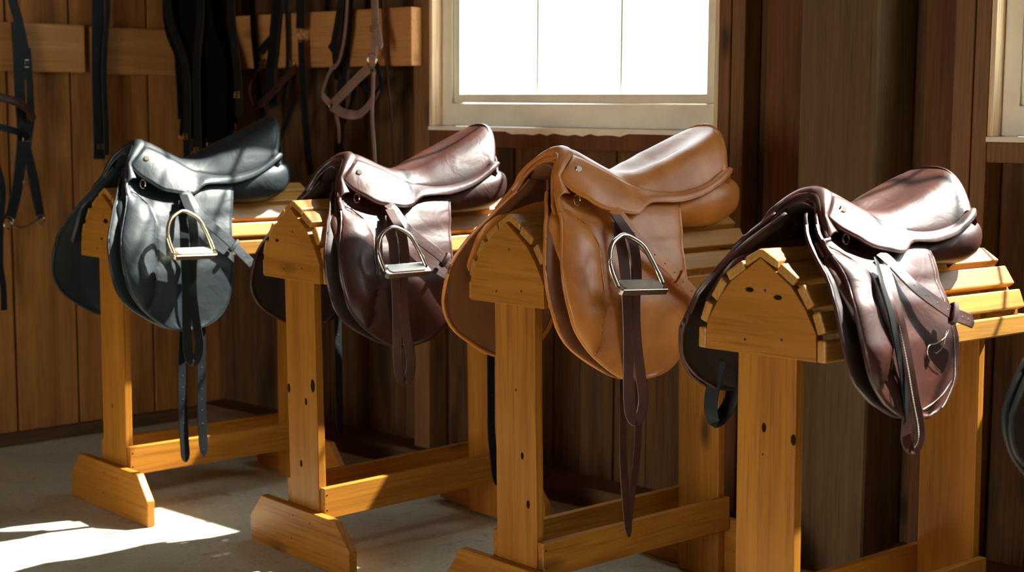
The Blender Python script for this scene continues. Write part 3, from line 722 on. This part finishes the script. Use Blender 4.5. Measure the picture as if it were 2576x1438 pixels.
# saddle four: hanging leather, stitching, trim patch
if True:
    s = s4; fz = 1/.79
    iv = lambda u, v, z: (.162+(u-.153)/.80, v, 1.099+(z-1.045)/.79)
    root = s.root
    def uzpx(px, py, v):      # pixel on the plane v of rack 4 -> local u, z
        M_ = smat(4); Mi = M_.inverted()
        o = Mi @ CAMP; d = Mi.to_3x3() @ ray(px, py); k = (-v-o.y)/d.y; p = o+d*k
        return p.x, v, p.z
    P4 = lambda L: [iv(*uzpx(a, b, v)) for a, b, v in L]
    lp = P4([(2222, 668, .160), (2240, 720, .195), (2262, 800, .222), (2283, 900, .240), (2300, 1000, .248), (2313, 1070, .250), (2312, 1110, .250), (2296, 1128, .246), (2280, 1108, .240), (2282, 1060, .238), (2290, 990, .238), (2270, 880, .232), (2240, 770, .215), (2215, 700, .18)])
    P = crom(lp, 6); q2 = [s.M(p) for p in P]; nrm = []
    for k in range(len(q2)):
        a = q2[max(k-1, 0)]; b = q2[min(k+1, len(q2)-1)]; nrm.append(tuple((b-a).normalized().cross(Vector((1, -.3, 0)))))
    q = MB(); q.ribbon(q2, .024, .0035, nrm); so = q.build('stirrup_leather', [strapB], root)
    dk = P4([(2205, 655, .155), (2222, 720, .198), (2243, 800, .224), (2262, 900, .236), (2278, 1000, .238), (2284, 1060, .236)])
    q = MB(); q.ribbon([s.M(p) for p in crom(dk, 6)], .020, .003, (.1, -1, .2)); q.build('stirrup_leather', [strapK], root)
    front = crom(lp, 6)[:40]
    for dd in (-.0095, .0095):
        s.dstitch(so, [(u+dd, v, z) for u, v, z in front], lift=(0, -.0025, 0.0006))
    rows = s.rows[1]; fo = [o for o in root.children if o.name.startswith('flap')][0]
    # line of stitches just inside the back edge and the bottom
    inner = [r[-3] for r in rows[4:-6]]
    s.dstitch(fo, inner, step=.0055, lift=(0, -.0042, 0))
    def onflap(px, py):
        v = .2
        for _ in range(12):
            u, _v, z = uzpx(px, py, v); ub, vb, zb = iv(u, v, z); v = vf(zb)-.004
        return (ub, v, zb)
    for pts, stp in (([(2388, 800), (2376, 842), (2352, 862), (2332, 868), (2328, 890), (2343, 915), (2360, 932)], .0055), ([(2376, 832), (2368, 868), (2352, 886), (2345, 884)], .0055),
                     ([(2403, 918), (2392, 948), (2370, 985), (2345, 1010), (2318, 1028)], .0055), ([(2245, 960), (2260, 990), (2272, 1012)], .0055), ([(2245, 955), (2240, 985), (2228, 1015)], .0055)):
        s.dstitch(fo, [onflap(a, b) for a, b in crom(pts, 6)], step=stp, lift=(0, -.0045, 0))
    seamp = [(u+float(np.interp(z, [a for a, b in SEAM][::-1], [b for a, b in SEAM][::-1]))+.006, z) for u, z in s.F if .70 < z < .9]
    s.dstitch(fo, [(u, vf(z)+.001, z) for u, z in seamp], step=.0055, lift=(0, -.0045, 0))

# ------------------------------------------------------------------ hanging tack
def W(n, t, d, L, off):
    out = []
    for p in L:
        px, py = p[0], p[1]; o = p[2] if len(p) > 2 else off
        r = ray(px, py); k = (d-o-n.dot(CAMP))/n.dot(r); out.append(CAMP+r*k)
    return out
class Hang:
    def __init__(s, name, label, cat, side, anchor, group='tack hanging on the walls', off=.05):
        s.n, s.t, s.d = (n1, t1, D1) if side == 1 else (n2, t2, D2)
        s.off = off; p = W(s.n, s.t, s.d, [anchor], off)[0]; s.org = p
        M_ = wmat(s.n, s.t, 0); M_.translation = p
        s.inv = M_.inverted(); s.root = empty(name, M_); tag(s.root, label, cat, group)
    def pts(s, L): return [s.inv @ p for p in W(s.n, s.t, s.d, L, s.off)]
    def strap(s, name, L, w, mat, t=.004, nrm=(0, -1, 0), tip=False, n=6, parent=None):
        q = MB(); P = [Vector(p) for p in crom([tuple(p) for p in s.pts(L)], n)] if len(L) > 2 else s.pts(L)
        q.ribbon(P, w*(1.3 if w < .05 and t < .005 else 1), t, nrm, tip=tip); return q.build(name, [mat], parent or s.root)
    def ring(s, name, c, r, rt, mat, ky=1.2, nrm=None):
        p = s.pts([c])[0]; q = MB(); q.tube([p+Vector((r*math.cos(a), 0, r*ky*math.sin(a))) for a in np.linspace(0, 2*math.pi, 17)[:-1]], rt, 8, closed=True)
        return q.build(name, [mat], s.root)
    def buckle(s, c, w, h, mat, rot=0, name='buckle'):
        p = s.pts([c])[0]; q = MB(); P = [(-w, -h), (w, -h), (w, h), (-w, h)]; cs, sn = math.cos(rot), math.sin(rot)
        q.tube([p+Vector((a*cs-b*sn, -.004, a*sn+b*cs)) for a, b in P], .0022, 6, closed=True)
        q.tube([p+Vector((-w*cs, -.004, -w*sn)), p+Vector((w*cs, -.004, w*sn))], .0015, 6)
        return q.build(name, [mat], s.root)
def peg(side, px, off, label):
    n, t, d = (n1, t1, D1) if side == 1 else (n2, t2, D2)
    p = W(n, t, d, [(px, -90)], 0)[0]; M_ = wmat(n, t, 0); M_.translation = p
    q = MB(); q.tube([(0, .0, 0), (0, -off-.03, .0), (0, -off-.045, .02)], .009, 8); q.disc((0, .0, 0), (0, -1, 0), .02, .006, 12)
    o = q.build('tack_hook', [screwM]); o.matrix_world = M_; tag(o, label, 'hook', 'hooks above the hanging tack')
TOP = -75
# halter by the window
h = Hang('halter', 'worn brown leather halter with nickel rings, hanging left of the window', 'halter', 2, (945, TOP), off=.12)
h.strap('cheek_strap', [(938, TOP), (942, 0), (944, 60), (942, 110), (936, 150)], .026, haltL)
h.strap('strap_end', [(948, 62), (952, 90, .13), (958, 122, .135)], .022, haltL, tip=True)
h.buckle((943, 72), .017, .009, nickel)
h.ring('ring', (936, 152), .020, .0035, nickel)
h.strap('noseband', [(930, 170), (905, 192), (870, 228), (838, 262)], .030, haltL, nrm=(0, -1, .2))
h.strap('cheek_strap', [(876, TOP, .10), (870, 60, .10), (854, 150, .105), (832, 176), (818, 210), (812, 238), (832, 262)], .020, haltL, nrm=(-.5, -1, .2))
h.ring('ring', (836, 268), .014, .003, nickel)
h.strap('chin_strap', [(838, 265), (855, 280), (880, 288), (905, 286, .10), (930, 262, .095), (950, 225, .095), (955, 190, .10), (942, 165)], .024, haltL, nrm=(0, -1, .3))
h.strap('throat_strap', [(945, 160), (955, 185), (958, 215, .10), (945, 235, .095), (915, 215, .095), (880, 190, .095)], .018, strapK)
h.strap('lead_strap', [(940, 180), (938, 230), (936, 290), (940, 350), (944, 415)], .017, haltL, nrm=(-.3, -1, 0))
h.strap('chin_strap_end', [(845, 285), (852, 320), (853, 360)], .012, haltL, tip=True)
h2 = Hang('lead_strap', 'long thin brown leather strap hanging just right of the halter', 'strap', 2, (958, TOP), off=.07)
h2.strap('strap', [(958, TOP), (962, 20), (968, 130), (976, 210), (985, 300), (992, 440)], .024, strapB, nrm=(-.8, -1, 0))
h3 = Hang('bridle', 'black bridle hanging directly behind the brown halter', 'bridle', 2, (870, TOP), off=.066)
h3.strap('cheek_strap', [(884, TOP), (878, 0), (870, 80), (862, 180), (858, 260), (852, 390)], .034, strapK)
h3.strap('cheek_strap', [(862, TOP, .074), (858, 0, .074), (848, 70, .074), (842, 110, .074), (850, 200, .072)], .026, strapK)
h3.strap('noseband', [(842, 105), (834, 118), (830, 124)], .022, strapK)
h3.strap('rein', [(898, 180), (892, 210), (885, 260), (856, 330), (846, 410)], .016, strapK)
# bridle centre
h4 = Hang('bridle', 'dark bridle with a silver ring, hanging between the black tack and the halter', 'bridle', 2, (765, TOP), off=.085)
h4.strap('crownpiece', [(757, TOP), (757, 0), (756, 72)], .036, strapK)
h4.ring('ring', (757, 88), .016, .003, nickel, 1.4)
h4.strap('cheek_strap', [(758, 100), (760, 160), (764, 230), (768, 300), (776, 400), (782, 440)], .028, strapK)
h4.strap('noseband', [(745, 170), (710, 205), (670, 250), (640, 266)], .026, strapB, nrm=(0, -1, .3))
h4.strap('chin_strap', [(640, 266), (628, 235), (632, 205), (650, 175), (668, 150)], .014, strapB, nrm=(-.4, -1, 0))
h4.strap('rein', [(742, 250), (720, 310), (690, 380), (680, 440)], .018, strapK)
h5 = Hang('bridle', 'dark bridle with two cheek straps crossing the rail, right of the black bundle', 'bridle', 2, (690, TOP), off=.065)
h5.strap('cheek_strap', [(700, TOP), (698, 0), (692, 60), (686, 130), (680, 200), (690, 270)], .040, strapK)
h5.strap('cheek_strap', [(635, TOP), (636, 0), (638, 80), (645, 160), (652, 240), (668, 320)], .024, strapK)
h5.strap('noseband', [(690, 90), (668, 112), (655, 130)], .024, strapK)
h5.buckle((662, 160), .012, .009, nickel); h5.buckle((737, 160), .010, .010, brassM)
h5.strap('rein', [(715, TOP), (722, 40), (724, 150), (718, 250)], .016, strapK)
# black bundle in the corner: girths hung side by side
for k, (x0, x1, wd, of, zz, lb) in enumerate(((432, 478, .100, .06, 345, 'leftmost'), (474, 512, .105, .085, 395, 'second'), (512, 548, .10, .11, 362, 'third'), (546, 582, .085, .035, 325, 'rightmost'))):
    g = Hang('girth', 'wide dark girth hanging in the wall corner, %s of the black bundle' % lb, 'girth', 2, (x0, TOP), 'girths in the corner bundle', off=of+.08)
    g.strap('girth_body', [(x0, TOP), (x0+2, 60), (x1, 180), (x1-3, zz-40), (x1-5, zz)], wd, webM, t=.016)
    g.buckle((x1-20, zz-4), .011, .013, brassM); g.buckle((x1+8, zz-4), .011, .013, brassM)
    g.strap('elastic', [(x1-5, zz-2), (x1-5, zz+36)], wd*.5, webM, t=.006)
for k, (x0, x1, yb, of, lb) in enumerate(((420, 470, 405, .20, 'left'), (500, 498, 440, .22, 'middle'), (578, 600, 300, .20, 'right'))):
    g = Hang('harness_strap', 'narrow black strap hanging in front of the corner girths, the %s one' % lb, 'strap', 2, (x0, TOP), 'straps in the corner bundle', off=of)
    g.strap('strap', [(x0, TOP), (x0+4, 40), (x1-4, 170), (x1, yb-60), (x1+2, yb)], .034, strapK, tip=True)
    g.buckle((x1-2, yb-62), .012, .009, brassM)
h9 = Hang('harness_strap', 'black strap with small brass keepers, left of the corner bundle', 'strap', 1, (446, TOP), off=.05)
h9.strap('strap', [(446, TOP), (447, 60), (450, 150), (455, 230), (458, 300)], .030, strapK)
h9.buckle((456, 121), .006, .012, brassM); h9.buckle((461, 190), .006, .012, brassM)
# pair of straps on the left wall
h6 = Hang('reins', 'pair of black reins hanging over the left rail', 'reins', 1, (250, TOP), off=.06)
h6.strap('rein', [(246, TOP), (246, 40), (245, 150), (247, 260), (250, 350), (250, 400)], .036, strapK)
h6.strap('rein', [(266, TOP, .07), (270, 20, .07), (264, 110, .07), (262, 200, .07), (266, 300, .07), (268, 390, .07)], .016, strapK)
h6.buckle((251, 368), .010, .007, brassM)
# left bridle
h7 = Hang('bridle', 'bridle with a brown padded browband and a bit, at the left edge', 'bridle', 1, (40, TOP), off=.08)
h7.strap('headpiece', [(20, TOP), (32, 0), (48, 60), (62, 130), (70, 200)], .026, strapK)
h7.strap('cheek_strap', [(40, 55), (46, 140), (50, 240), (56, 330), (52, 400), (44, 470), (30, 530), (22, 552)], .030, strapK)
h7.strap('cheek_strap', [(68, 120), (74, 200), (78, 300), (70, 370), (78, 440), (90, 500), (102, 550)], .020, strapK)
q_ = h7.strap('browband', [(-40, 232, .13), (0, 244, .13), (40, 256, .125), (70, 276, .11), (84, 300, .09)], .034, strapB, t=.014, nrm=(0, -1, .5)); q_['label'] = 'brown padded browband'
h7.strap('noseband', [(-30, 312, .12), (10, 322, .12), (45, 332, .11), (74, 345, .09)], .020, strapK, nrm=(0, -1, .4))
h7.strap('throat_strap', [(60, 345), (74, 400), (86, 452), (98, 520), (104, 548)], .024, strapK)
h7.buckle((66, 160), .006, .012, nickel); h7.buckle((66, 345), .013, .013, nickel); h7.buckle((66, 458), .012, .009, nickel)
q = MB(); P = h7.pts([(18, 556), (48, 572), (80, 562), (104, 548)]); q.tube(crom([tuple(p) for p in P], 5), .0045, 8); q.build('bit', [nickel], h7.root)
h7.ring('bit_ring', (22, 560), .018, .003, nickel); h7.ring('bit_ring', (102, 552), .014, .003, nickel)
h7.strap('rein', [(-20, 380), (6, 470), (2, 560), (0, 660), (8, 720), (10, 780)], .018, strapK)
for a in ((1, 30, .08, 'hook above the left edge bridle'), (1, 252, .06, 'hook above the pair of reins'), (2, 668, .05, 'hook above the bridle right of the black bundle'), (2, 757, .06, 'hook above the bridle with the silver ring'), (2, 940, .10, 'hook above the brown halter')): peg(*a)

# ------------------------------------------------------------------ light
world = bpy.data.worlds.new('world'); SC.world = world; world.use_nodes = True
wt = world.node_tree; bg = wt.nodes['Background']; bg.inputs[0].default_value = (.86, .94, 1.0, 1); bg.inputs[1].default_value = 7
sun = bpy.data.lights.new('sun', 'SUN'); sun.energy = 34; sun.angle = math.radians(.8); sun.color = (1, .95, .86)
so = bpy.data.objects.new('sun', sun); C.objects.link(so)
SAZ, SEL = math.radians(64), math.radians(50)
tosun = Vector((math.sin(SAZ)*math.cos(SEL), math.cos(SAZ)*math.cos(SEL), math.sin(SEL)))
so.rotation_euler = tosun.to_track_quat('Z', 'Y').to_euler()
def area(name, M_, w, h, e, col, portal=False):
    l = bpy.data.lights.new(name, 'AREA'); l.shape = 'RECTANGLE'; l.size = w; l.size_y = h; l.energy = e; l.color = col
    if portal: l.cycles.is_portal = True
    o = bpy.data.objects.new(name, l); C.objects.link(o); o.matrix_world = M_; return o
def facing(p, d, up=Vector((0, 0, 1))):
    z = -d.normalized(); x = up.cross(z).normalized(); y = z.cross(x); M_ = Matrix.Identity(4)
    for r in range(3): M_[r][0] = x[r]; M_[r][1] = y[r]; M_[r][2] = z[r]; M_[r][3] = p[r]
    return M_
for k, (a, b_) in enumerate(wins):
    c = WM2 @ Vector(((a+b_)/2, SH+.06, (SILL+WT)/2)); area('window_portal', facing(c, -n2), b_-a, WT-SILL, 1, (1, 1, 1), True)
dc = wmat(n2, t2, RB) @ Vector((-1.8, -.05, 1.1))
area('added_rear_fill', facing(dc, n2), 1.6, 2.2, 46, (1, .76, .46))  # warm fill lamp added behind the camera, set in an invented doorway
SC.view_settings.view_transform = 'Standard'; SC.view_settings.look = 'None'; SC.view_settings.gamma = 1; SC.view_settings.exposure = 0
SC.view_settings.use_curve_mapping = False
try: SC.cycles.use_denoising = True; SC.cycles.max_bounces = 8; SC.cycles.diffuse_bounces = 4
except Exception: pass
